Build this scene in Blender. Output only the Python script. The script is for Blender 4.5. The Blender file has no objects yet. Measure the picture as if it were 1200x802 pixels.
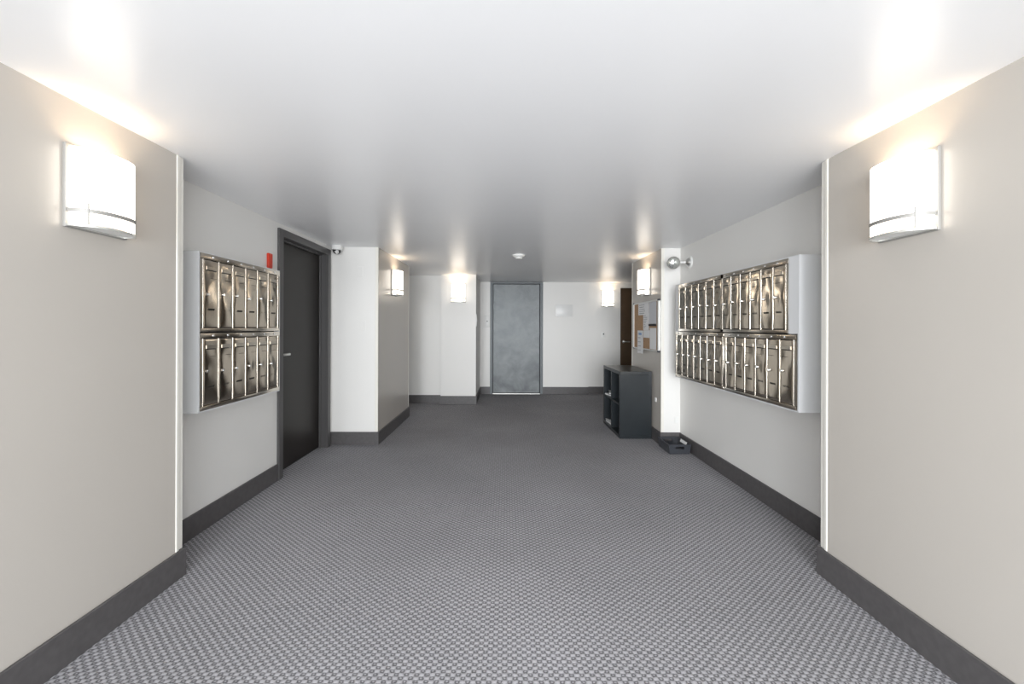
import bpy, bmesh, math, random
from mathutils import Vector, Matrix

S = bpy.context.scene
COL = S.collection
random.seed(7)

# ---------------------------------------------------------------- camera
CEIL = 2.203
cam_d = bpy.data.cameras.new('camera'); cam = bpy.data.objects.new('camera', cam_d); COL.objects.link(cam)
cam.location = (0, 0, 1.315)
cam.rotation_euler = (Matrix.Rotation(math.radians(90), 3, 'X') @ Matrix.Rotation(0.003, 3, 'Z')).to_euler()
cam_d.sensor_fit = 'HORIZONTAL'; cam_d.sensor_width = 36; cam_d.lens = 475 / 1200 * 36
cam_d.shift_x = 6.45 / 1200; cam_d.shift_y = -17.4 / 1200
cam_d.clip_start = 0.05
S.camera = cam

# ---------------------------------------------------------------- world, daylight, exposure
W = bpy.data.worlds.new('world'); S.world = W; W.use_nodes = True
bg = W.node_tree.nodes['Background']
bg.inputs['Color'].default_value = (0.86, 0.93, 1.0, 1); bg.inputs['Strength'].default_value = 1.0

def area_light(name, loc, rot, sx, sy, energy, color):
    l = bpy.data.lights.new(name, 'AREA'); l.shape = 'RECTANGLE'; l.size = sx; l.size_y = sy
    l.energy = energy; l.color = color
    o = bpy.data.objects.new(name, l); COL.objects.link(o); o.location = loc; o.rotation_euler = rot
    return o
# daylight through the glazed entrance behind the camera
area_light('entrance_daylight', (0, -2.3, 1.1), (math.radians(90), 0, 0), 3.8, 2.2, 205, (0.95, 0.975, 1.0))
# open sky in front of the entrance, brighter to the left
area_light('street_daylight', (-2.4, -13.0, 1.6), (math.radians(90), 0, math.radians(-9)), 4.6, 3.2, 880, (0.95, 0.975, 1.0))
SCONCE_W = 1.9
SHADE_E = 2.2

S.view_settings.view_transform = 'Standard'; S.view_settings.look = 'None'
S.view_settings.gamma = 1; S.view_settings.use_curve_mapping = False
S.view_settings.exposure = 0.56

# ---------------------------------------------------------------- materials
def newmat(name):
    m = bpy.data.materials.new(name); m.use_nodes = True
    nt = m.node_tree
    return m, nt, nt.nodes['Principled BSDF']
def mat(name, color, rough=0.5, metal=0.0, spec=0.5, var=0.0, scale=6.0, bump=0.0, bscale=200.0, coat=0.0, emit=None, estr=0.0):
    m, nt, b = newmat(name)
    c = (*color, 1)
    b.inputs['Base Color'].default_value = c
    b.inputs['Roughness'].default_value = rough
    b.inputs['Metallic'].default_value = metal
    b.inputs['Specular IOR Level'].default_value = spec
    b.inputs['Coat Weight'].default_value = coat
    if emit:
        b.inputs['Emission Color'].default_value = (*emit, 1); b.inputs['Emission Strength'].default_value = estr
    tc = nt.nodes.new('ShaderNodeTexCoord')
    if var > 0:
        n = nt.nodes.new('ShaderNodeTexNoise'); n.inputs['Scale'].default_value = scale; n.inputs['Detail'].default_value = 4
        nt.links.new(tc.outputs['Object'], n.inputs['Vector'])
        r = nt.nodes.new('ShaderNodeValToRGB')
        r.color_ramp.elements[0].position = 0.3; r.color_ramp.elements[1].position = 0.7
        r.color_ramp.elements[0].color = (*[v * (1 - var) for v in color], 1)
        r.color_ramp.elements[1].color = (*[min(1, v * (1 + var)) for v in color], 1)
        nt.links.new(n.outputs['Fac'], r.inputs['Fac']); nt.links.new(r.outputs['Color'], b.inputs['Base Color'])
    if bump > 0:
        n2 = nt.nodes.new('ShaderNodeTexNoise'); n2.inputs['Scale'].default_value = bscale; n2.inputs['Detail'].default_value = 3
        nt.links.new(tc.outputs['Object'], n2.inputs['Vector'])
        bp = nt.nodes.new('ShaderNodeBump'); bp.inputs['Strength'].default_value = bump; bp.inputs['Distance'].default_value = 0.002
        nt.links.new(n2.outputs['Fac'], bp.inputs['Height']); nt.links.new(bp.outputs['Normal'], b.inputs['Normal'])
    return m

M = {}
M['paint'] = mat('white_wall_paint', (0.79, 0.78, 0.755), 0.45, var=0.012, scale=1.5, bump=0.08, bscale=350)
M['taupe'] = mat('taupe_wall_panel', (0.51, 0.478, 0.436), 0.27, var=0.012, scale=1.2, bump=0.03, bscale=300)
M['ceiling'] = mat('satin_ceiling_paint', (0.86, 0.862, 0.87), 0.30, var=0.01, scale=1.0, bump=0.04, bscale=120)
M['base'] = mat('dark_grey_skirting', (0.088, 0.083, 0.084), 0.42, var=0.12, scale=30)
M['trim'] = mat('cream_corner_trim', (0.80, 0.78, 0.72), 0.3)
M['door'] = mat('near_black_door', (0.018, 0.015, 0.0130), 0.38, spec=0.3, var=0.1, scale=3)
M['doorframe'] = mat('charcoal_door_frame', (0.085, 0.082, 0.082), 0.38)
M['browndoor'] = mat('dark_brown_door', (0.080, 0.046, 0.021), 0.4, var=0.15, scale=5)
M['steel'] = mat('polished_steel_trim', (0.58, 0.53, 0.46), 0.18, 1.0)
M['steeldoor'] = mat('mailbox_door_steel', (0.62, 0.55, 0.46), 0.13, 1.0, var=0.04, scale=5)
M['brushed'] = mat('brushed_nickel', (0.60, 0.60, 0.58), 0.3, 1.0)
M['chrome'] = mat('bright_chrome', (0.85, 0.85, 0.84), 0.12, 1.0)
M['dark'] = mat('dark_recess', (0.012, 0.011, 0.010), 0.6)
M['whitemetal'] = mat('white_enamelled_metal', (0.74, 0.75, 0.76), 0.4)
M['cabinet'] = mat('black_brown_board', (0.017, 0.021, 0.024), 0.28, var=0.1, scale=8)
M['plastic'] = mat('black_plastic', (0.045, 0.048, 0.056), 0.3)
M['whiteplastic'] = mat('white_plastic', (0.80, 0.80, 0.78), 0.35)
M['paper'] = mat('white_paper', (0.80, 0.80, 0.80), 0.7, var=0.02)
M['greypaper'] = mat('pale_grey_paper', (0.58, 0.59, 0.62), 0.7, var=0.02)
M['ink'] = mat('printed_ink', (0.18, 0.18, 0.20), 0.8)
M['blueink'] = mat('blue_print', (0.25, 0.38, 0.62), 0.8)
M['cork'] = mat('cork', (0.42, 0.27, 0.16), 0.85, var=0.22, scale=120, bump=0.3, bscale=200)
M['alu'] = mat('pale_aluminium', (0.82, 0.82, 0.80), 0.35, 0.6)
M['red'] = mat('red_enamel', (0.62, 0.045, 0.018), 0.35)
M['lens'] = mat('reflector_lens', (0.75, 0.77, 0.74), 0.12, 0.9)
M['dome'] = mat('smoked_dome', (0.02, 0.02, 0.02), 0.08, coat=0.5)
M['shade'] = mat('lit_opal_glass', (0.9, 0.88, 0.84), 0.25, emit=(1.0, 0.90, 0.77), estr=SHADE_E)
M['bulb'] = mat('lit_bulb', (0.9, 0.9, 0.9), 0.4, emit=(1.0, 0.88, 0.70), estr=8)
M['alloy'] = mat('entrance_frame', (0.10, 0.10, 0.10), 0.4)

def carpet():
    m, nt, b = newmat('woven_loop_carpet')
    N = nt.nodes.new; L = nt.links.new
    tc = N('ShaderNodeTexCoord')
    nz = N('ShaderNodeTexNoise'); nz.inputs['Scale'].default_value = 35; nz.inputs['Detail'].default_value = 2
    L(tc.outputs['Object'], nz.inputs['Vector'])
    sc = N('ShaderNodeVectorMath'); sc.operation = 'MULTIPLY_ADD'
    sc.inputs[1].default_value = (0.006, 0.006, 0); L(nz.outputs['Color'], sc.inputs[0]); L(tc.outputs['Object'], sc.inputs[2])
    sep = N('ShaderNodeSeparateXYZ'); L(sc.outputs[0], sep.inputs[0])
    def cosn(sock, period):
        k = N('ShaderNodeMath'); k.operation = 'MULTIPLY'; k.inputs[1].default_value = 2 * math.pi / period; L(sock, k.inputs[0])
        c = N('ShaderNodeMath'); c.operation = 'COSINE'; L(k.outputs[0], c.inputs[0]); return c.outputs[0]
    mul = N('ShaderNodeMath'); mul.operation = 'MULTIPLY'
    L(cosn(sep.outputs['X'], 0.039), mul.inputs[0]); L(cosn(sep.outputs['Y'], 0.031), mul.inputs[1])
    mr = N('ShaderNodeMapRange'); mr.inputs['From Min'].default_value = -1; mr.inputs['From Max'].default_value = 1
    L(mul.outputs[0], mr.inputs['Value'])
    fib = N('ShaderNodeTexNoise'); fib.inputs['Scale'].default_value = 130; fib.inputs['Detail'].default_value = 2
    L(tc.outputs['Object'], fib.inputs['Vector'])
    ad = N('ShaderNodeMath'); ad.operation = 'MULTIPLY_ADD'; ad.inputs[1].default_value = 0.56
    L(fib.outputs['Fac'], ad.inputs[0]); 
    off = N('ShaderNodeMath'); off.operation = 'ADD'; off.inputs[1].default_value = -0.28; L(mr.outputs[0], off.inputs[0]); L(off.outputs[0], ad.inputs[2])
    r = N('ShaderNodeValToRGB'); cr = r.color_ramp
    cr.elements[0].position = 0.0; cr.elements[0].color = (0.45, 0.445, 0.47, 1)
    cr.elements[1].position = 1.0; cr.elements[1].color = (0.36, 0.355, 0.375, 1)
    for p, v in ((0.30, 0.42), (0.50, 0.29), (0.66, 0.13), (0.78, 0.13), (0.90, 0.26)):
        e = cr.elements.new(p); e.color = (v, v * 0.985, v * 1.03, 1)
    L(ad.outputs[0], r.inputs['Fac'])
    big = N('ShaderNodeTexNoise'); big.inputs['Scale'].default_value = 0.9; big.inputs['Detail'].default_value = 4
    L(tc.outputs['Object'], big.inputs['Vector'])
    br = N('ShaderNodeMapRange'); br.inputs['From Min'].default_value = 0.3; br.inputs['From Max'].default_value = 0.7
    br.inputs['To Min'].default_value = 0.88; br.inputs['To Max'].default_value = 1.08; L(big.outputs['Fac'], br.inputs['Value'])
    mx = N('ShaderNodeVectorMath'); mx.operation = 'SCALE'; L(r.outputs['Color'], mx.inputs[0]); L(br.outputs[0], mx.inputs['Scale'])
    L(mx.outputs[0], b.inputs['Base Color'])
    b.inputs['Roughness'].default_value = 0.95; b.inputs['Specular IOR Level'].default_value = 0.15
    bp = N('ShaderNodeBump'); bp.inputs['Strength'].default_value = 0.5; bp.inputs['Distance'].default_value = 0.003; bp.invert = True
    L(ad.outputs[0], bp.inputs['Height']); L(bp.outputs['Normal'], b.inputs['Normal'])
    return m
M['carpet'] = carpet()

def elevator_steel():
    m, nt, b = newmat('smeared_elevator_steel')
    N = nt.nodes.new; L = nt.links.new
    tc = N('ShaderNodeTexCoord')
    n = N('ShaderNodeTexNoise'); n.inputs['Scale'].default_value = 3.2; n.inputs['Detail'].default_value = 8; n.inputs['Roughness'].default_value = 0.62; n.inputs['Distortion'].default_value = 0.35
    L(tc.outputs['Object'], n.inputs['Vector'])
    r = N('ShaderNodeValToRGB'); r.color_ramp.elements[0].position = 0.35; r.color_ramp.elements[1].position = 0.72
    r.color_ramp.elements[0].color = (0.075, 0.083, 0.088, 1); r.color_ramp.elements[1].color = (0.235, 0.25, 0.255, 1)
    L(n.outputs['Fac'], r.inputs['Fac']); L(r.outputs['Color'], b.inputs['Base Color'])
    r2 = N('ShaderNodeMapRange'); r2.inputs['To Min'].default_value = 0.3; r2.inputs['To Max'].default_value = 0.6
    L(n.outputs['Fac'], r2.inputs['Value']); L(r2.outputs[0], b.inputs['Roughness'])
    b.inputs['Metallic'].default_value = 0.35
    return m
M['elevator'] = elevator_steel()

# ---------------------------------------------------------------- mesh helpers
def BM(): return bmesh.new()
def box(bm, x0, x1, y0, y1, z0, z1):
    vs = [bm.verts.new((x, y, z)) for x in (x0, x1) for y in (y0, y1) for z in (z0, z1)]
    for f in ((0, 1, 3, 2), (4, 6, 7, 5), (0, 4, 5, 1), (2, 3, 7, 6), (0, 2, 6, 4), (1, 5, 7, 3)):
        bm.faces.new([vs[i] for i in f])
    return bm
def rbox(bm, x0, x1, y0, y1, z0, z1, r, seg=2):
    b2 = bmesh.new(); box(b2, x0, x1, y0, y1, z0, z1)
    bmesh.ops.recalc_face_normals(b2, faces=b2.faces)
    bmesh.ops.bevel(b2, geom=list(b2.edges), offset=r, segments=seg, profile=0.5, affect='EDGES')
    me = bpy.data.meshes.new('t'); b2.to_mesh(me); b2.free(); bm.from_mesh(me); bpy.data.meshes.remove(me)
    return bm
def cyl(bm, p0, p1, r0, r1=None, n=20):
    p0 = Vector(p0); p1 = Vector(p1); r1 = r0 if r1 is None else r1
    d = p1 - p0
    mtx = Matrix.Translation((p0 + p1) / 2) @ d.to_track_quat('Z', 'Y').to_matrix().to_4x4()
    bmesh.ops.create_cone(bm, cap_ends=True, segments=n, radius1=r0, radius2=r1, depth=d.length, matrix=mtx)
    return bm
def lathe(bm, prof, mtx=Matrix.Identity(4), n=28):
    """prof: (radius, height) pairs turned about local z"""
    rings = []
    for r, h in prof:
        if r < 1e-6: rings.append([bm.verts.new(mtx @ Vector((0, 0, h)))])
        else: rings.append([bm.verts.new(mtx @ Vector((r * math.cos(2 * math.pi * i / n), r * math.sin(2 * math.pi * i / n), h))) for i in range(n)])
    for a, c in zip(rings, rings[1:]):
        for i in range(n):
            j = (i + 1) % n
            q = [a[i % len(a)], a[j % len(a)], c[j % len(c)], c[i % len(c)]]
            q = list(dict.fromkeys(q))
            if len(q) > 2: bm.faces.new(q)
    return bm
def obj(name, bm, m, parent=None, smooth=False, at=None):
    bmesh.ops.recalc_face_normals(bm, faces=bm.faces)
    if at is not None: bmesh.ops.translate(bm, verts=bm.verts, vec=-Vector(at))
    me = bpy.data.meshes.new(name); bm.to_mesh(me); bm.free()
    me.materials.append(m)
    if smooth:
        me.polygons.foreach_set('use_smooth', [True] * len(me.polygons))
        try: me.set_sharp_from_angle(angle=math.radians(40))
        except Exception: pass
    o = bpy.data.objects.new(name, me); COL.objects.link(o)
    if parent is not None: o.parent = parent
    elif at is not None: o.location = at
    return o
def tag(o, label, cat, group=None, kind=None):
    o['label'] = label; o['category'] = cat
    if group: o['group'] = group
    if kind: o['kind'] = kind
    return o
def thing(name, loc, label, cat, group=None, rz=0.0, kind=None):
    o = bpy.data.objects.new(name, None); COL.objects.link(o); o.location = loc; o.rotation_euler = (0, 0, rz)
    o.empty_display_size = 0.1
    return tag(o, label, cat, group, kind)
def struct(name, bm, m, label, cat):
    return tag(obj(name, bm, m), label, cat, kind='structure')

# ---------------------------------------------------------------- room shell
XL, XR = -1.709, 1.685          # front panels
XLR, XRR = -1.957, 1.946        # recessed side walls
YL, YR = 2.146, 2.175           # where the front panels end
YJL, YJR = 4.522, 4.539         # where the recesses end
XJL, XJR = -1.435, 1.735        # side panels farther in
YJL2, YJR2 = 5.951, 5.601
YREC, YPAN, YEL, YBR = 6.982, 6.892, 7.968, 8.020
XP0, XP1 = -1.117, -0.519
XE = 1.613
BH, BT = 0.143, 0.014

struct('floor', box(BM(), -3.4, 3.6, -1.6, 8.3, -0.12, 0), M['carpet'], 'grey and charcoal checked woven carpet floor', 'floor')
struct('ceiling', box(BM(), -3.4, 3.6, -1.6, 8.3, CEIL, CEIL + 0.12), M['ceiling'], 'low satin pale grey painted ceiling', 'ceiling')
TR = 0.04
struct('wall_left', box(BM(), -2.1, XL, -1.5, YL - TR, 0, CEIL), M['taupe'], 'taupe wall panel holding the big lit sconce by the first mailbox recess', 'wall')
struct('wall_right', box(BM(), XR, 2.1, -1.5, YR - TR, 0, CEIL), M['taupe'], 'taupe wall panel holding the large sconce beside the 25-door mailboxes', 'wall')
# recess walls
b = BM()
DY0, DY1, DZ = 3.520, 4.400, 2.095   # opening of the black door
box(b, XLR - 0.13, XLR, YL, DY0 - 0.013, 0, CEIL); box(b, XLR - 0.13, XLR, DY0 - 0.013, DY1 + 0.013, DZ + 0.013, CEIL); box(b, XLR - 0.13, XLR, DY1 + 0.013, YJL, 0, CEIL)
struct('wall_left.001', b, M['paint'], 'off-white recessed wall with small mailboxes and the black door', 'wall')
struct('wall_right.001', box(BM(), XRR, XRR + 0.13, YR, YJR, 0, CEIL), M['paint'], 'off-white recessed wall carrying the 25-door mailboxes', 'wall')
# jogs (white front faces) and their taupe side panels
struct('wall_left.002', box(BM(), XLR - 0.13, XJL - 0.012, YJL, YJL2, 0, CEIL), M['paint'], 'white wall face beside the black door under the dome camera', 'wall')
struct('wall_left.003', box(BM(), XJL - 0.012, XJL, YJL + 0.012, YJL2 - 0.012, 0, CEIL), M['taupe'], 'taupe side panel with a sconce, just past the black door', 'wall')
struct('wall_right.002', box(BM(), XJR + 0.012, 3.4, YJR, YJR2, 0, CEIL), M['paint'], 'white end face of the pier beside the emergency light', 'wall')
struct('wall_right.003', box(BM(), XJR, XJR + 0.012, YJR + 0.012, YJR2 - 0.012, 0, CEIL), M['taupe'], 'taupe pier side with sconce and cork notice board', 'wall')
# back
struct('wall_back', box(BM(), -3.2, XP0, YREC, YREC + 0.12, 0, CEIL), M['paint'], 'narrow white back wall set behind the left sconce panel', 'wall')
struct('wall_back.001', box(BM(), XP0, XP1, YPAN, YEL + 0.12, 0, CEIL), M['paint'], 'white projecting wall with the head-on sconce beside the elevator', 'wall')
EX0, EX1 = -0.322, 0.716
b = BM(); box(b, XP1, EX0, YEL, YEL + 0.2, 0, CEIL); box(b, EX1, XE, YEL, YEL + 0.2, 0, CEIL)
struct('wall_back.002', b, M['paint'], 'white wall around the steel elevator door', 'wall')
b = BM(); box(b, XE, 2.254, YBR, YBR + 0.15, 0, CEIL); box(b, 2.254, 3.12, YBR, YBR + 0.15, 2.10, CEIL); box(b, 3.12, 3.4, YBR, YBR + 0.15, 0, CEIL)
struct('wall_back.003', b, M['paint'], 'cream-lit back wall with sconce and brown door', 'wall')
struct('wall_left.004', box(BM(), -3.3, -3.2, YJL2, YREC + 0.12, 0, CEIL), M['paint'], 'side wall of the passage hidden behind the left jog', 'wall')
struct('wall_left.005', box(BM(), -3.2, XLR - 0.13, YJL2 - 0.1, YJL2, 0, CEIL), M['paint'], 'wall of the passage behind the left jog', 'wall')
struct('wall_right.004', box(BM(), 3.4, 3.5, YJR, YBR + 0.15, 0, CEIL), M['paint'], 'side wall of the passage behind the pier', 'wall')
# entrance behind the camera: glazed front with a frame
b = BM(); box(b, -2.1, XL, -1.6, -1.5, 0, CEIL); box(b, XR, 2.1, -1.6, -1.5, 0, CEIL)
struct('wall_front', b, M['paint'], 'wall strips beside the glazed entrance', 'wall')
wf = thing('window_1', (0, -1.55, 0), 'glazed entrance front with dark frame', 'window', kind='structure')
b = BM()
for x in (XL + 0.03, -0.55, 0.55, XR - 0.03): box(b, x - 0.03, x + 0.03, -0.03, 0.03, 0, CEIL)
box(b, XL, XR, -0.03, 0.03, CEIL - 0.06, CEIL); box(b, XL, XR, -0.03, 0.03, 0, 0.06)
obj('window_frame', b, M['alloy'], wf)

# corner trims: bead + flank
tn = [0]
def trim(x0, x1, y0, y1, z0=BH, label=''):
    tn[0] += 1
    return struct('trim_%d' % tn[0], rbox(BM(), x0, x1, y0, y1, z0, CEIL, 0.002, 1), M['trim'], label, 'trim')
trim(-2.05, XL - 0.003, YL - TR, YL, label='cream end strip of the taupe panel before the small mailboxes')
trim(XL - 0.006, XL + 0.004, YL - TR - 0.010, YL - TR + 0.008, label='slim cream bead on the taupe panel before the small mailboxes')
trim(XR + 0.003, 2.05, YR - TR, YR, label='cream end strip of the taupe panel before the 25-door mailboxes')
trim(XR - 0.004, XR + 0.006, YR - TR - 0.010, YR - TR + 0.008, label='slim cream bead on the taupe panel before the 25-door mailboxes')
trim(XJL - 0.030, XJL + 0.003, YJL - 0.003, YJL + 0.012, label='cream corner bead on the jog nearest the black door')
trim(XJL - 0.012, XJL + 0.003, YJL2 - 0.014, YJL2 + 0.003, label='cream corner bead past the sconce on the left jog')
trim(XJR - 0.003, XJR + 0.030, YJR - 0.003, YJR + 0.012, label='cream corner bead on the pier beside the notice board')
trim(XJR - 0.003, XJR + 0.012, YJR2 - 0.014, YJR2 + 0.003, label='cream corner bead on the pier beside the brown door')

# baseboards
bn = {}
def bb(side, x0, x1, y0, y1, label):
    k = 'baseboard_' + side
    b = BM(); box(b, x0, x1, y0, y1, 0, BH)
    eds = [e for e in b.edges if all(abs(v.co.z - BH) < 1e-6 for v in e.verts)]
    bmesh.ops.recalc_face_normals(b, faces=b.faces)
    bmesh.ops.bevel(b, geom=eds, offset=0.003, segments=1, affect='EDGES')
    struct(k, b, M['base'], label, 'baseboard')
t = BT
bb('left', XL, XL + t, -1.5, YL + 0.004, 'dark grey baseboard under the taupe panel with the big left sconce')
bb('left', XLR, XLR + t, YL + 0.004, 3.457, 'dark baseboard below the 12-door mailboxes')
bb('left', XLR, XJL + t, YJL - t, YJL, 'dark grey baseboard on the white jog beside the black door')
bb('left', XJL, XJL + t, YJL, YJL2 + t, 'dark baseboard along the taupe jog under its sconce')
bb('back', -3.2, XP0, YREC - t, YREC, 'dark baseboard of the narrow recessed back wall')
bb('back', XP0 - t, XP1 + t, YPAN - t, YPAN, 'grey baseboard under the head-on sconce')
bb('back', XP1, XP1 + t, YPAN, YEL - t, 'dark baseboard on the return beside the elevator')
bb('back', XP1, EX0, YEL - t, YEL, 'short grey baseboard left of the elevator frame under the call plate')
bb('back', EX1, XE, YEL - t, YEL, 'grey baseboard under the white wall sign')
bb('back', XE, 2.254, YBR - t, YBR, 'dark baseboard beside the brown door')
bb('right', XJR - t, XJR, YJR - t, YJR2 + t, 'dark baseboard along the pier behind the black shelf unit')
bb('right', XJR, XRR - t, YJR - t, YJR, 'dark baseboard behind the black tray')
bb('right', XRR - t, XRR, YR + 0.004, YJR, 'dark baseboard below the 25-door mailboxes')
bb('right', XR - t, XR, -1.5, YR + 0.004, 'dark grey baseboard under the taupe panel with the big right sconce')

# ---------------------------------------------------------------- doors
d = thing('door_1', (XLR, DY0, 0), 'near-black slab door in a charcoal frame beside the 12-door mailboxes', 'door', kind='structure')
# local: x out of the wall, y along, z up
w = DY1 - DY0
b = BM(); rbox(b, -0.115, -0.075, 0.006, w - 0.006, 0.008, DZ - 0.006, 0.002, 1); obj('door_leaf', b, M['door'], d)
b = BM()
box(b, -0.13, 0.0, -0.012, 0.0, 0, DZ + 0.012); box(b, -0.13, 0.0, w, w + 0.012, 0, DZ + 0.012); box(b, -0.13, 0.0, 0, w, DZ, DZ + 0.012)
box(b, -0.072, -0.052, 0, 0.014, 0, DZ); box(b, -0.072, -0.052, w - 0.014, w, 0, DZ); box(b, -0.072, -0.052, 0.014, w - 0.014, DZ - 0.014, DZ)
obj('door_jamb', b, M['doorframe'], d)
def casing(y0, y1, z0, z1):
    b = BM(); rbox(b, 0.0, 0.022, y0, y1, z0, z1, 0.003, 1); return obj('door_casing', b, M['doorframe'], d)
casing(-0.064, 0.0, 0, DZ + 0.064); casing(w, w + 0.064, 0, DZ + 0.064); casing(0.0, w, DZ, DZ + 0.064)
h = BM(); lathe(h, [(0.0, 0.012), (0.022, 0.012), (0.026, 0.0)], Matrix.Translation((-0.075, 0.075, 1.062)) @ Matrix.Rotation(math.radians(90), 4, 'Y'))
cyl(h, (-0.07, 0.075, 1.062), (-0.020, 0.075, 1.062), 0.009)
rbox(h, -0.028, -0.012, 0.065, 0.185, 1.051, 1.073, 0.006)
obj('lever_handle', h, M['brushed'], d, True)
for z in (0.25, 1.05, 1.85):
    obj('hinge', cyl(BM(), (-0.066, w - 0.010, z - 0.05), (-0.066, w - 0.010, z + 0.05), 0.006, n=10), M['doorframe'], d)
# blank wall behind the door leaf
# elevator
d = thing('door_2', (0.197, YEL, 0), 'smeared grey steel elevator door on the end wall', 'door', kind='structure')
x0, x1 = EX0 - 0.197, EX1 - 0.197
obj('elevator_leaf', rbox(BM(), x0 + 0.060, x1 - 0.062, 0.055, 0.095, 0.022, 2.164, 0.003, 1), M['elevator'], d)
M['elframe'] = mat('elevator_frame_steel', (0.13, 0.142, 0.15), 0.5, 0.3)
for xa, xb in ((x0, x0 + 0.054), (x1 - 0.056, x1)):
    obj('door_jamb', rbox(BM(), xa, xb, -0.012, 0.19, 0, CEIL - 0.002, 0.002, 1), M['elframe'], d)
obj('door_head', rbox(BM(), x0 + 0.054, x1 - 0.056, -0.012, 0.19, 2.168, CEIL - 0.002, 0.002, 1), M['elframe'], d)
obj('door_sill', rbox(BM(), x0 + 0.054, x1 - 0.056, -0.03, 0.19, 0, 0.02, 0.003, 1), M['brushed'], d)
obj('shaft_back', box(BM(), x0, x1, 0.19, 0.2, 0, CEIL), M['dark'], d)
# brown door
d = thing('door_3', (2.254, YBR, 0), 'dark brown door with lever handle half hidden by the pier', 'door', kind='structure')
obj('door_leaf', rbox(BM(), 0.004, 0.862, 0.03, 0.075, 0.008, 2.096, 0.002, 1), M['browndoor'], d)
b = BM(); box(b, 0, 0.866, 0.08, 0.14, 0, 2.1); obj('door_stop', b, M['dark'], d)
h = BM(); lathe(h, [(0.0, 0.012), (0.026, 0.012), (0.029, 0.0)], Matrix.Translation((0.07, 0.03, 1.035)) @ Matrix.Rotation(math.radians(90), 4, 'X'))
cyl(h, (0.07, 0.03, 1.035), (0.07, -0.03, 1.035), 0.009); rbox(h, 0.06, 0.185, -0.038, -0.022, 1.024, 1.046, 0.006)
obj('lever_handle', h, M['brushed'], d, True)

# ---------------------------------------------------------------- sconces (local: x along wall, y out, z up; origin at centre on wall)
def arc(hw, dep, off, n=28, p=2.3):
    pts = []
    for i in range(n + 1):
        th = math.pi * i / n
        c, s = math.cos(th), math.sin(th)
        pts.append((math.copysign(abs(c) ** (2 / p), c) * hw, off + abs(s) ** (2 / p) * dep))
    return pts
def arc_shell(bm, pts, thick, z0, z1):
    cx, cy = 0.0, 0.0
    n = len(pts); rows = []
    for i, (x, y) in enumerate(pts):
        a = pts[max(0, i - 1)]; c = pts[min(n - 1, i + 1)]
        tx, ty = c[0] - a[0], c[1] - a[1]; l = math.hypot(tx, ty) or 1
        nx, ny = ty / l, -tx / l      # outward
        rows.append([bm.verts.new(v) for v in ((x, y, z0), (x, y, z1), (x - nx * thick, max(0.004, y - ny * thick), z1), (x - nx * thick, max(0.004, y - ny * thick), z0))])
    for a, c in zip(rows, rows[1:]):
        for k in range(4): bm.faces.new((a[k], a[(k + 1) % 4], c[(k + 1) % 4], c[k]))
    bm.faces.new(rows[0]); bm.faces.new(rows[-1])
    return bm
def sconce(loc, rz, label):
    o = thing('wall_sconce', loc, label, 'lamp', 'opal glass wall sconces', rz)
    obj('back_plate', rbox(BM(), -0.128, 0.128, 0.0, 0.012, -0.162, 0.165, 0.002, 1), M['band'], o)
    obj('glass_shade', arc_shell(BM(), arc(0.118, 0.094, 0.014), 0.004, -0.140, 0.152), M['shade'], o, True)
    obj('metal_band', arc_shell(BM(), arc(0.122, 0.099, 0.012), 0.006, -0.102, -0.087), M['band'], o, True)
    b = BM(); arc_shell(b, arc(0.123, 0.098, 0.012), 0.010, -0.158, -0.148); box(b, -0.123, 0.123, 0.012, 0.022, -0.158, -0.148); 
    obj('bottom_bracket', b, M['brushed_white'], o)
    pts = arc(0.117, 0.090, 0.013); b = BM(); lo_ = [b.verts.new((x, y, -0.154)) for x, y in pts]; up_ = [b.verts.new((x, y, -0.151)) for x, y in pts]
    b.faces.new(lo_); b.faces.new(up_)
    for i in range(len(pts)): j = (i + 1) % len(pts); b.faces.new((lo_[i], lo_[j], up_[j], up_[i]))
    obj('bottom_diffuser', b, M['whiteplastic'], o)
    for s in (-1, 1):
        obj('bracket_rod', cyl(BM(), (s * 0.100, 0.073, -0.15), (s * 0.100, 0.073, -0.065), 0.0032, n=8), M['band'], o, True)
    obj('bulb', lathe(BM(), [(0, -0.055), (0.012, -0.053), (0.014, -0.03), (0.024, 0.0), (0.022, 0.018), (0, 0.03)], Matrix.Translation((0, 0.05, -0.02)), 14), M['bulb'], o, True)
    l = bpy.data.lights.new('lamp_light', 'POINT'); l.energy = SCONCE_W; l.color = (1.0, 0.74, 0.48); l.shadow_soft_size = 0.04
    lo = bpy.data.objects.new('lamp_light', l); COL.objects.link(lo); lo.parent = o; lo.location = (0, 0.055, 0.02)
    return o
M['band'] = mat('grey_nickel_band', (0.36, 0.35, 0.33), 0.5, 0.3)
M['brushed_white'] = mat('pale_nickel', (0.74, 0.74, 0.71), 0.28, 0.7)
R90 = math.radians(90)
ZS = 1.872
sconce((XL, 1.685, ZS - 0.012), -R90, 'large lit opal sconce on the taupe panel before the 12-door mailboxes')
sconce((XR, 1.700, ZS - 0.012), R90, 'large lit opal sconce on the taupe panel before the 25-door mailboxes')
sconce((XJL, 5.170, ZS), -R90, 'small lit sconce on the taupe jog just past the black door')
sconce((-0.821, YPAN, 1.893), math.pi, 'lit sconce seen head-on on the white wall beside the elevator')
sconce((XJR, 5.010, ZS), R90, 'lit sconce above the cork notice board')
sconce((2.000, YBR, 1.883), math.pi, 'lit sconce on the back wall beside the brown door')

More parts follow.
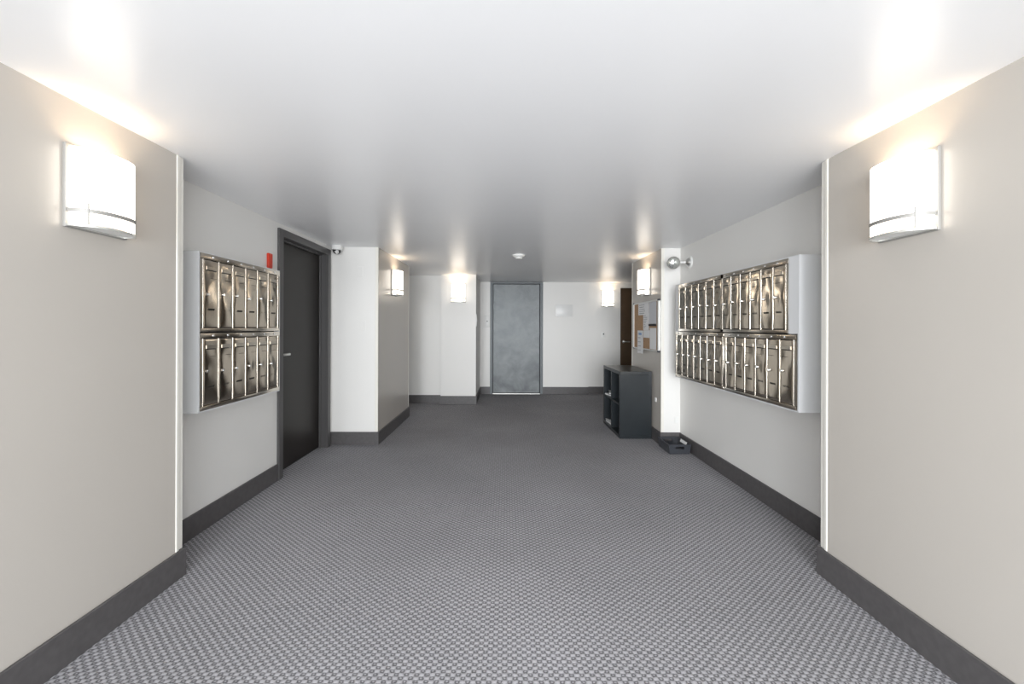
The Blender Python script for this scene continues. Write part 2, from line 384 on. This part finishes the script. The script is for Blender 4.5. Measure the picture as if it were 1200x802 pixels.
# ---------------------------------------------------------------- mailboxes
def gauss(a, c, s): return math.exp(-((a - c) / s) ** 2)
def mail_door(y0, y1, z0, z1, xf, out, rnd):
    """a dented thin steel door with rolled edges, facing out (+1/-1 along x)"""
    b = BM(); nu, nv = 14, 28
    h = z1 - z0; wd = y1 - y0
    ph = [rnd.uniform(-1, 1) for _ in range(8)]
    amp = rnd.uniform(0.9, 2.0)
    grid = []
    us = [0, 0.02, 0.05] + [0.05 + 0.9 * i / (nu - 4) for i in range(1, nu - 4)] + [0.95, 0.98, 1]
    vs_ = [0, 0.005, 0.012] + [0.012 + 0.976 * i / (nv - 4) for i in range(1, nv - 4)] + [0.988, 0.995, 1]
    for v in vs_:
        row = []
        for u in us:
            e = min(u, 1 - u) * wd; ez = min(v, 1 - v) * h
            dsp = 0.0016 * amp * (ph[0] * math.sin(math.pi * u) * math.sin(2 * math.pi * v + ph[1] * 3)
                   + 0.7 * ph[2] * (u - 0.5) * math.cos(3 * math.pi * v + ph[3] * 2) + 0.8 * math.sin(math.pi * u) * (0.5 + 0.5 * ph[4]))
            dsp += 0.0016 * amp * gauss(u, 0.28 + 0.1 * ph[5], 0.22) * gauss(v, 0.50, 0.10)
            dsp -= 0.0016 * amp * gauss(u, 0.6 + 0.2 * ph[6], 0.3) * gauss(v, 0.76 + 0.05 * ph[7], 0.07)
            dsp += 0.0010 * amp * ph[6] * gauss(v, 0.12, 0.12) * (u - 0.5)
            edge = 0.003 * (max(0, 1 - e / 0.004) ** 2 + max(0, 1 - ez / 0.004) ** 2)
            row.append(b.verts.new((xf + out * (0.004 + dsp - edge), y0 + u * wd, z0 + v * h)))
        grid.append(row)
    for j in range(nv):
        for i in range(nu):
            b.faces.new((grid[j][i], grid[j][i + 1], grid[j + 1][i + 1], grid[j + 1][i]))
    # fold the rim back into the box
    rim = [grid[0][i] for i in range(nu + 1)] + [grid[j][nu] for j in range(1, nv + 1)] + [grid[nv][i] for i in range(nu - 1, -1, -1)] + [grid[j][0] for j in range(nv - 1, 0, -1)]
    back = [b.verts.new((xf - out * 0.002, v.co.y, v.co.z)) for v in rim]
    n = len(rim)
    for i in range(n): b.faces.new((rim[i], rim[(i + 1) % n], back[(i + 1) % n], back[i]))
    return b

def mailboxes(loc, out, xwall, xf, banks, z_rows, enc, label, seed, fills):
    """banks: (row, y_start, pitch, count). enc: y0,y1,z0,z1 of the white housing. Everything in world metres, moved to loc"""
    rnd = random.Random(seed)
    o = thing('mailbox_unit', loc, label, 'mailboxes')
    y0, y1, z0, z1 = enc
    def bx(bm, xa, xb, ya, yb, za, zb, r=0.0, seg=2):
        xa, xb = sorted((xa, xb))
        return rbox(bm, xa, xb, ya, yb, za, zb, r, seg) if r else box(bm, xa, xb, ya, yb, za, zb)
    xi = xf - out * 0.012
    b = BM(); bx(b, xwall, xi - out * 0.03, y0 + 0.001, y1 - 0.001, z0, z1)
    obj('housing', b, M['whitemetal'], o, at=loc)
    # front lip of the housing
    b = BM()
    bx(b, xi - out * 0.03, xf + out * 0.002, y0, y0 + 0.012, z0, z1); bx(b, xi - out * 0.03, xf + out * 0.002, y1 - 0.012, y1, z0, z1)
    bx(b, xi - out * 0.03, xf + out * 0.002, y0 + 0.012, y1 - 0.012, z0, z0 + 0.008); bx(b, xi - out * 0.03, xf + out * 0.002, y0 + 0.012, y1 - 0.012, z1 - 0.006, z1)
    for ya, yb, za, zb in fills: bx(b, xi - out * 0.03, xf + out * 0.002, ya, yb, za, zb)
    obj('housing_front', b, M['whitemetal'], o, at=loc)
    b = BM(); bx(b, xi - out * 0.03, xi - out * 0.026, y0 + 0.012, y1 - 0.012, z0 + 0.008, z1 - 0.006)
    obj('compartment_back', b, M['dark'], o, at=loc)
    for (row, ys, pitch, cnt) in banks:
        zt, c1, c0, zb = z_rows[row]
        ye = ys + pitch * cnt
        fw = 0.022
        for za, zc in ((c1, zt), (zb, c0)):
            b = BM(); bx(b, xi - out * 0.02, xf + out * 0.006, ys - fw, ye + fw, za, zc, 0.003)
            obj('rail', b, M['steel'], o, True, at=loc)
        for yy in (ys - fw, ye + 0.004):
            b = BM(); bx(b, xi - out * 0.02, xf + out * 0.005, yy, yy + fw - 0.004, c0, c1, 0.004)
            obj('side_stile', b, M['steel'], o, True, at=loc)
        for k in range(cnt + 1):
            yy = ys + k * pitch
            b = BM(); cyl(b, (xf + out * 0.0015, yy, c0), (xf + out * 0.0015, yy, c1), 0.0042, n=12)
            obj('divider', b, M['steel'], o, True, at=loc)
        for k in range(cnt):
            ya, yb = ys + k * pitch + 0.0055, ys + (k + 1) * pitch - 0.0055
            dz0, dz1 = c0 + 0.003, c1 - 0.003
            dr = obj('door', mail_door(ya, yb, dz0, dz1, xf, out, rnd), M['steeldoor'], o, True, at=loc)
            wd = yb - ya; h = dz1 - dz0; ym = (ya + yb) / 2
            # name-card holder
            zc = dz1 - 0.048
            b = BM(); bx(b, xf + out * 0.003, xf + out * 0.0085, ym - wd * 0.36, ym + wd * 0.36, zc - 0.012, zc + 0.012, 0.002, 1)
            obj('card_holder', b, M['steel'], dr, at=loc)
            b = BM(); bx(b, xf + out * 0.003, xf + out * 0.0075, ym - wd * 0.34, ym + wd * 0.34, zc - 0.0165, zc - 0.012)
            obj('card_slot', b, M['dark'], dr, at=loc)
            # seam of the flap
            zs = dz0 + h * 0.735
            b = BM(); bx(b, xf + out * 0.002, xf + out * 0.0068, ym - wd * 0.05, ym + wd * 0.36, zs - 0.0009, zs + 0.0009)
            obj('flap_seam', b, M['dark'], dr, at=loc)
            # cam lock by the near or far edge
            zl = dz0 + h * (0.50 + rnd.uniform(-0.02, 0.02)); yl = ya + wd * (0.20 if out > 0 else 0.80)
            b = BM(); lathe(b, [(0.0, 0.013), (0.008, 0.013), (0.0095, 0.010), (0.0105, 0.0)], Matrix.Translation((xf + out * 0.004, yl, zl)) @ Matrix.Rotation(out * R90, 4, 'Y'), 16)
            obj('lock', b, M['chrome'], dr, True, at=loc)
            # row of slanted peep slots
            zp = dz0 + h * 0.27; b = BM()
            for q in range(5):
                yq = ym + (q - 2) * wd * 0.095
                vs = [b.verts.new((xf + out * (0.0072 if f else 0.003), yq + dy, zp + dz)) for f in (0, 1) for dy, dz in ((-0.0038, -0.006), (-0.0012, -0.006), (0.0038, 0.006), (0.0012, 0.006))]
                for f in ((0, 1, 2, 3), (4, 5, 6, 7), (0, 1, 5, 4), (1, 2, 6, 5), (2, 3, 7, 6), (3, 0, 4, 7)): b.faces.new([vs[i] for i in f])
            obj('peep_slots', b, M['dark'], dr, at=loc)
            # number stud on the rail above
            b = BM(); lathe(b, [(0.0, 0.004), (0.006, 0.0035), (0.0085, 0.0)], Matrix.Translation((xf + out * 0.006, ym + wd * 0.12, (c1 + zt) / 2)) @ Matrix.Rotation(out * R90, 4, 'Y'), 12)
            obj('rail_stud', b, M['chrome'], o, True, at=loc)
    return o
K = 475 / 530.0
ROWS = {0: (1.755, 1.720, 1.304, 1.280), 1: (1.274, 1.2405, 0.8345, 0.808)}
mailboxes((XLR, 2.405, 0.803), 1, XLR, -1.817, [(0, 2.704 * K, 0.1322, 6), (1, 2.704 * K, 0.1322, 6)], ROWS,
          (2.386, 3.245, 0.800, 1.760), 'white cabinet of twelve dented steel mailbox doors beside the black door', 3, [])
mailboxes((XRR, 2.472, 0.803), -1, XRR, 1.776,
          [(0, 2.874 * K, 0.1262, 6), (0, 3.719 * K, 0.1380, 6), (1, 2.793 * K, 0.1286, 6), (1, 3.713 * K, 0.1284, 7)], ROWS,
          (2.458, 4.250, 0.800, 1.762), 'long white cabinet of twenty-five steel mailbox doors above the black tray', 11,
          [(2.470, 2.550, 1.279, 1.756), (4.188, 4.240, 1.279, 1.756)])

# ---------------------------------------------------------------- small wall and ceiling fittings
o = thing('fire_alarm_box', (XLR, 3.330, 1.794), 'small red box on the wall above the mailboxes beside the black door', 'alarm')
obj('body', rbox(BM(), 0, 0.020, -0.027, 0.027, 0, 0.121, 0.004), M['red'], o, True)
obj('front_plate', rbox(BM(), 0.020, 0.023, -0.021, 0.021, 0.010, 0.111, 0.002, 1), M['red'], o)

o = thing('dome_camera', (-1.860, 4.440, CEIL), 'small white dome security camera on the ceiling beside the black door', 'camera')
obj('base', lathe(BM(), [(0, 0), (0.058, 0), (0.060, -0.004), (0.060, -0.046), (0.055, -0.050), (0.046, -0.052), (0, -0.052)]), M['whiteplastic'], o, True)
obj('dome', lathe(BM(), [(0.044, -0.052), (0.043, -0.066), (0.034, -0.082), (0.018, -0.092), (0, -0.095)]), M['dome'], o, True)
obj('eyeball', lathe(BM(), [(0, -0.010), (0.016, -0.008), (0.020, 0.010), (0.020, 0.02), (0, 0.022)], Matrix.Translation((0.012, -0.024, -0.078)) @ Matrix.Rotation(math.radians(60), 4, 'X')), M['whiteplastic'], o, True)

o = thing('smoke_detector', (0.147, 4.983, CEIL), 'round white smoke detector on the ceiling before the elevator', 'detector')
obj('base', lathe(BM(), [(0, 0), (0.079, 0), (0.080, -0.006), (0.076, -0.014), (0, -0.014)]), M['whiteplastic'], o, True)
obj('body', lathe(BM(), [(0.072, -0.014), (0.064, -0.024), (0.044, -0.034), (0.042, -0.046), (0.034, -0.050), (0, -0.051)]), M['whiteplastic'], o, True)

o = thing('emergency_light', (XRR, 4.302, 2.010), 'round-headed emergency light on a wall canopy above the mailboxes', 'lamp')
obj('canopy', lathe(BM(), [(0, 0.016), (0.050, 0.016), (0.062, 0.010), (0.064, 0)], Matrix.Rotation(-R90, 4, 'Y')), M['whiteplastic'], o, True)
obj('cup', lathe(BM(), [(0.0, 0.052), (0.016, 0.050), (0.034, 0.036), (0.046, 0.016)], Matrix.Rotation(-R90, 4, 'Y')), M['brushed'], o, True)
obj('stem', cyl(BM(), (-0.045, 0, 0), (-0.125, 0, -0.002), 0.012, n=14), M['whiteplastic'], o, True)
hm = Matrix.Translation((-0.177, 0, -0.006)) @ Matrix.Rotation(math.radians(-12), 4, 'Z') @ Matrix.Rotation(math.radians(100), 4, 'X')
obj('lamp_head', lathe(BM(), [(0, -0.066), (0.030, -0.058), (0.052, -0.036), (0.064, -0.004), (0.066, 0.012), (0.060, 0.016), (0.056, 0.013)], hm), M['brushed'], o, True)
obj('lamp_lens', lathe(BM(), [(0.057, 0.012), (0.040, 0.022), (0.020, 0.027), (0, 0.028)], hm), M['lens'], o, True)

o = thing('elevator_call_plate', (-0.385, YEL, 1.312), 'white call-button plate beside the elevator door', 'switch')
obj('plate', rbox(BM(), -0.046, 0.046, -0.010, 0, 0, 0.236, 0.003), M['whiteplastic'], o, True)
obj('button', lathe(BM(), [(0, 0.006), (0.010, 0.006), (0.012, 0)], Matrix.Translation((0.006, -0.010, 0.118)) @ Matrix.Rotation(R90, 4, 'X'), 16), M['dark'], o, True)
o = thing('wall_plate', (XP1, 6.955, 1.33), 'white plate on the narrow return between head-on sconce and elevator', 'switch')
obj('plate', rbox(BM(), 0, 0.012, -0.04, 0.04, 0, 0.20, 0.003), M['whiteplastic'], o, True)
obj('button', rbox(BM(), 0.012, 0.018, -0.012, 0.012, 0.08, 0.12, 0.002, 1), M['whiteplastic'], o)

o = thing('wall_sign', (1.131, YEL, 1.528), 'blank-looking white wall sign between the elevator and the sconce', 'sign')
obj('board', rbox(BM(), -0.170, 0.170, -0.012, 0, 0, 0.236, 0.003), mat('sign_white', (0.78, 0.78, 0.77), 0.35), o, True)
obj('border', (lambda b: (box(b, -0.160, 0.160, -0.015, -0.012, 0.222, 0.227), box(b, -0.160, 0.160, -0.015, -0.012, 0.009, 0.014), box(b, -0.160, -0.155, -0.015, -0.012, 0.014, 0.222), box(b, 0.155, 0.160, -0.015, -0.012, 0.014, 0.222), b)[-1])(BM()), M['whiteplastic'], o)

o = thing('key_switch', (1.918, YBR, 1.123), 'tiny white plate with a dark button below the sconce by the brown door', 'switch')
obj('plate', rbox(BM(), -0.034, 0.034, -0.010, 0, 0, 0.110, 0.003), M['whiteplastic'], o, True)
obj('button', rbox(BM(), -0.012, 0.012, -0.016, -0.010, 0.048, 0.074, 0.003), M['dark'], o, True)

o = thing('cover_plate', (-1.638, YJL, 1.872), 'painted-over blank cover plate high on the white jog below the dome camera', 'cover plate')
obj('plate', rbox(BM(), -0.034, 0.034, -0.004, 0, 0, 0.114, 0.0015, 1), M['paint'], o)
o = thing('cover_plate', (-1.606, YJL, 1.270), 'painted-over blank plate at chest height on the white jog', 'cover plate')
obj('plate', rbox(BM(), -0.034, 0.034, -0.004, 0, 0, 0.114, 0.0015, 1), M['paint'], o)
o = thing('cable_plate', (1.906, YJR, 0.245), 'small white cable plate on the white wall above the black tray', 'cover plate')
obj('plate', rbox(BM(), -0.020, 0.020, -0.006, 0, 0, 0.072, 0.002, 1), M['whiteplastic'], o)
o = thing('cable_plate', (XJR, 4.700, 0.455), 'tiny white plate low on the pier beside the black shelf unit', 'cover plate')
obj('plate', rbox(BM(), -0.008, 0, -0.02, 0.02, 0, 0.05, 0.002, 1), M['whiteplastic'], o)

# ---------------------------------------------------------------- notice board (pier side, facing -x)
NY0, NY1, NZ0, NZ1 = 4.575, 5.480, 1.040, 1.636
o = thing('notice_board', (XJR, (NY0 + NY1) / 2, NZ0), 'aluminium-framed cork notice board pinned with papers above the black shelf unit', 'notice board')
hw, hh = (NY1 - NY0) / 2, NZ1 - NZ0
obj('cork_panel', box(BM(), -0.012, 0, -hw + 0.004, hw - 0.004, 0.004, hh - 0.004), M['cork'], o)
for ya, yb, za, zb in ((-hw, hw, 0, 0.016), (-hw, hw, hh - 0.016, hh), (-hw, -hw + 0.030, 0.016, hh - 0.016), (hw - 0.016, hw, 0.016, hh - 0.016)):
    obj('frame_bar', rbox(BM(), -0.022, 0, ya, yb, za, zb, 0.002, 1), M['alu'], o)
for ya in (-hw - 0.004, hw - 0.026):
    for za in (-0.006, hh - 0.014):
        obj('corner_clip', rbox(BM(), -0.026, 0, ya, ya + 0.03, za, za + 0.020, 0.002, 1), M['plastic'], o)
def sheet(y0, y1, z0, z1, m, label, lines=0, layer=0, clip=False, tilt=0.0, blue=False, curl=0.0):
    x = XJR - 0.0125 - 0.0016 * layer
    if z0 < NZ0 + 0.016 or y0 < NY0 + 0.03: x = min(x, XJR - 0.0235 - 0.001 * layer)
    o = thing('paper_sheet', (x, (y0 + y1) / 2, z0), label, 'paper', 'papers pinned on the cork board')
    o.rotation_euler = (tilt, 0, 0)
    hw, h = (y1 - y0) / 2, z1 - z0
    b = BM(); n = 8; rows = []
    for j in range(n + 1):
        zz = h * j / n; dx = -curl * (1 - j / n) ** 2
        rows.append([b.verts.new((dx + e, y, zz)) for e in (0, -0.0008) for y in (-hw, hw)])
    for a, c in zip(rows, rows[1:]):
        for i, j in ((0, 1), (1, 3), (3, 2), (2, 0)): b.faces.new((a[i], a[j], c[j], c[i]))
    b.faces.new([rows[0][i] for i in (0, 1, 3, 2)]); b.faces.new([rows[-1][i] for i in (0, 1, 3, 2)])
    obj('page', b, m, o)
    if lines:
        b = BM()
        for k in range(lines):
            zz = h * (0.86 - 0.72 * k / max(1, lines - 1)); e = random.Random(k * 7 + lines).uniform(0.35, 0.8)
            dx = -curl * (1 - zz / h) ** 2
            box(b, dx - 0.0014, dx - 0.0006, hw * 0.8 - hw * 1.6 * e, hw * 0.8, zz - 0.0025, zz + 0.0025)
        obj('print_lines', b, M['ink'], o)
    if blue:
        obj('blue_heading', box(BM(), -curl * 0.01 - 0.0016, -0.0006, -hw * 0.5, hw * 0.5, h * 0.80, h * 0.90), M['blueink'], o)
    if clip:
        obj('clip', rbox(BM(), -0.010, 0.002, -hw * 0.95, hw * 0.95, -0.012, 0.014, 0.003), M['dark'], o)
    return o
sheet(4.900, 5.285, 1.474, 1.620, M['paper'], 'wide white notice along the top edge of the cork board', 5, 2)
sheet(4.900, 5.100, 1.285, 1.490, M['paper'], 'white printed sheet at the middle of the cork board, clipped at its top', 8, 1)
sheet(4.650, 4.896, 1.345, 1.618, M['greypaper'], 'large pale grey sheet with a black clip along its foot', 0, 1, clip=True)
sheet(4.655, 4.866, 1.060, 1.310, M['paper'], 'white sheet in the lower corner of the board below the grey sheet', 0, 1)
sheet(4.868, 5.085, 1.190, 1.283, M['paper'], 'small blank white slip above the bare cork patch', 0, 2)
sheet(5.070, 5.285, 0.986, 1.278, M['paper'], 'tall white sheet hanging below the bottom of the cork board frame', 5, 3, blue=True)

# ---------------------------------------------------------------- shelf unit
CX0, CX1, CY0, CY1, CH = 1.341, 1.719, 4.790, 5.592, 0.795
o = thing('cube_shelf', ((CX0 + CX1) / 2, (CY0 + CY1) / 2, 0), 'black four-cube shelf unit standing under the cork notice board', 'shelf unit')
a = (CX1 - CX0) / 2; L = (CY1 - CY0) / 2; T = 0.040
obj('top_board', rbox(BM(), -a, a, -L, L, CH - T, CH, 0.0015, 1), M['cabinet'], o)
obj('bottom_board', rbox(BM(), -a, a, -L, L, 0, T, 0.0015, 1), M['cabinet'], o)
for s in (-1, 1):
    y = s * (L - T / 2); obj('side_board', rbox(BM(), -a, a, y - T / 2, y + T / 2, T, CH - T, 0.0015, 1), M['cabinet'], o)
obj('divider', box(BM(), -a + 0.002, a - 0.01, -0.012, 0.012, T, CH - T), M['cabinet'], o)
for ya, yb in ((-L + T, -0.012), (0.012, L - T)):
    obj('shelf', box(BM(), -a + 0.002, a - 0.01, ya, yb, CH / 2 - 0.012, CH / 2 + 0.012), M['cabinet'], o)
obj('back_panel', box(BM(), a - 0.010, a - 0.002, -L + T, L - T, T, CH - T), M['cabinet'], o)
def flyers(x, y, z, label, n, seed):
    r = random.Random(seed)
    o = thing('flyer_stack', (x, y, z), label, 'papers', 'flyers left in the cube shelf')
    zz = 0.0
    for k in range(n):
        b = BM(); w2, l2 = 0.11, 0.14; h = 0.006 + 0.004 * (k % 2); m = 6
        ang = r.uniform(-0.25, 0.25); rows = []
        for i in range(m + 1):
            u = i / m; lift = (0.014 if k == n - 1 else 0.002) * (abs(u - 0.55) * 2) ** 2
            rows.append([b.verts.new(Matrix.Rotation(ang, 3, 'Z') @ Vector((-w2 + 2 * w2 * u, yy, zz + e + lift))) for yy in (-l2, l2) for e in (0, h)])
        for p, c in zip(rows, rows[1:]):
            for i, j in ((0, 1), (1, 3), (3, 2), (2, 0)): b.faces.new((p[i], p[j], c[j], c[i]))
        b.faces.new([rows[0][i] for i in (0, 1, 3, 2)]); b.faces.new([rows[-1][i] for i in (0, 1, 3, 2)])
        obj('flyer', b, M['paper'], o); zz += h + 0.0025
    return o
flyers(1.475, 5.37, CH / 2 + 0.012, 'white flyers on the upper cube shelf at the end by the brown door', 4, 2)
flyers(1.475, 5.37, T, 'white flyers in the bottom cube nearest the brown door', 3, 5)

# ---------------------------------------------------------------- tray on the floor
TX = (1.686, 1.914); TY = (4.196, 4.506); TZ = 0.100; TI = 0.012
o = thing('letter_tray', ((TX[0] + TX[1]) / 2, (TY[0] + TY[1]) / 2, 0), 'black plastic tray with handle slots on the carpet below the mailboxes', 'tray')
A, Lh = (TX[1] - TX[0]) / 2, (TY[1] - TY[0]) / 2
def panel(p00, p10, p11, p01, hole=None):
    b = BM(); P = [Vector(p) for p in (p00, p10, p11, p01)]
    f = lambda u, v: (P[0] * (1 - u) + P[1] * u) * (1 - v) + (P[3] * (1 - u) + P[2] * u) * v
    us = [0, 1] if not hole else [0, hole[0], hole[1], 1]; vs = [0, 1] if not hole else [0, hole[2], hole[3], 1]
    g = [[b.verts.new(f(u, v)) for u in us] for v in vs]
    for j in range(len(vs) - 1):
        for i in range(len(us) - 1):
            if hole and i == 1 and j == 1: continue
            b.faces.new((g[j][i], g[j][i + 1], g[j + 1][i + 1], g[j + 1][i]))
    return b
def solid(ob, t=0.004):
    m = ob.modifiers.new('thickness', 'SOLIDIFY'); m.thickness = t; m.offset = 0; return ob
c0 = [(-A + TI, -Lh + TI, 0.003), (A - TI, -Lh + TI, 0.003), (A - TI, Lh - TI, 0.003), (-A + TI, Lh - TI, 0.003)]
c1 = [(-A, -Lh, TZ), (A, -Lh, TZ), (A, Lh, TZ), (-A, Lh, TZ)]
for i in range(4):
    j = (i + 1) % 4
    solid(obj('side_panel', panel(c0[i], c0[j], c1[j], c1[i], (0.30, 0.70, 0.52, 0.80) if i in (0, 2) else None), M['plastic'], o))
solid(obj('tray_floor', panel(*c0), M['plastic'], o))
b = BM()
for i in range(4):
    j = (i + 1) % 4; cyl(b, c1[i], c1[j], 0.004, n=8)
obj('rim', b, M['plastic'], o, True)
b = BM(); rbox(b, -0.003, 0.003, -0.070, 0.070, 0, 0.030, 0.001, 1)
e = tag(obj('envelope', b, M['paper'], None), 'narrow white paper strip leaning inside the black tray', 'paper')
e.location = (1.878, 4.305, 0.086); e.rotation_euler = (0, math.radians(18), 0)
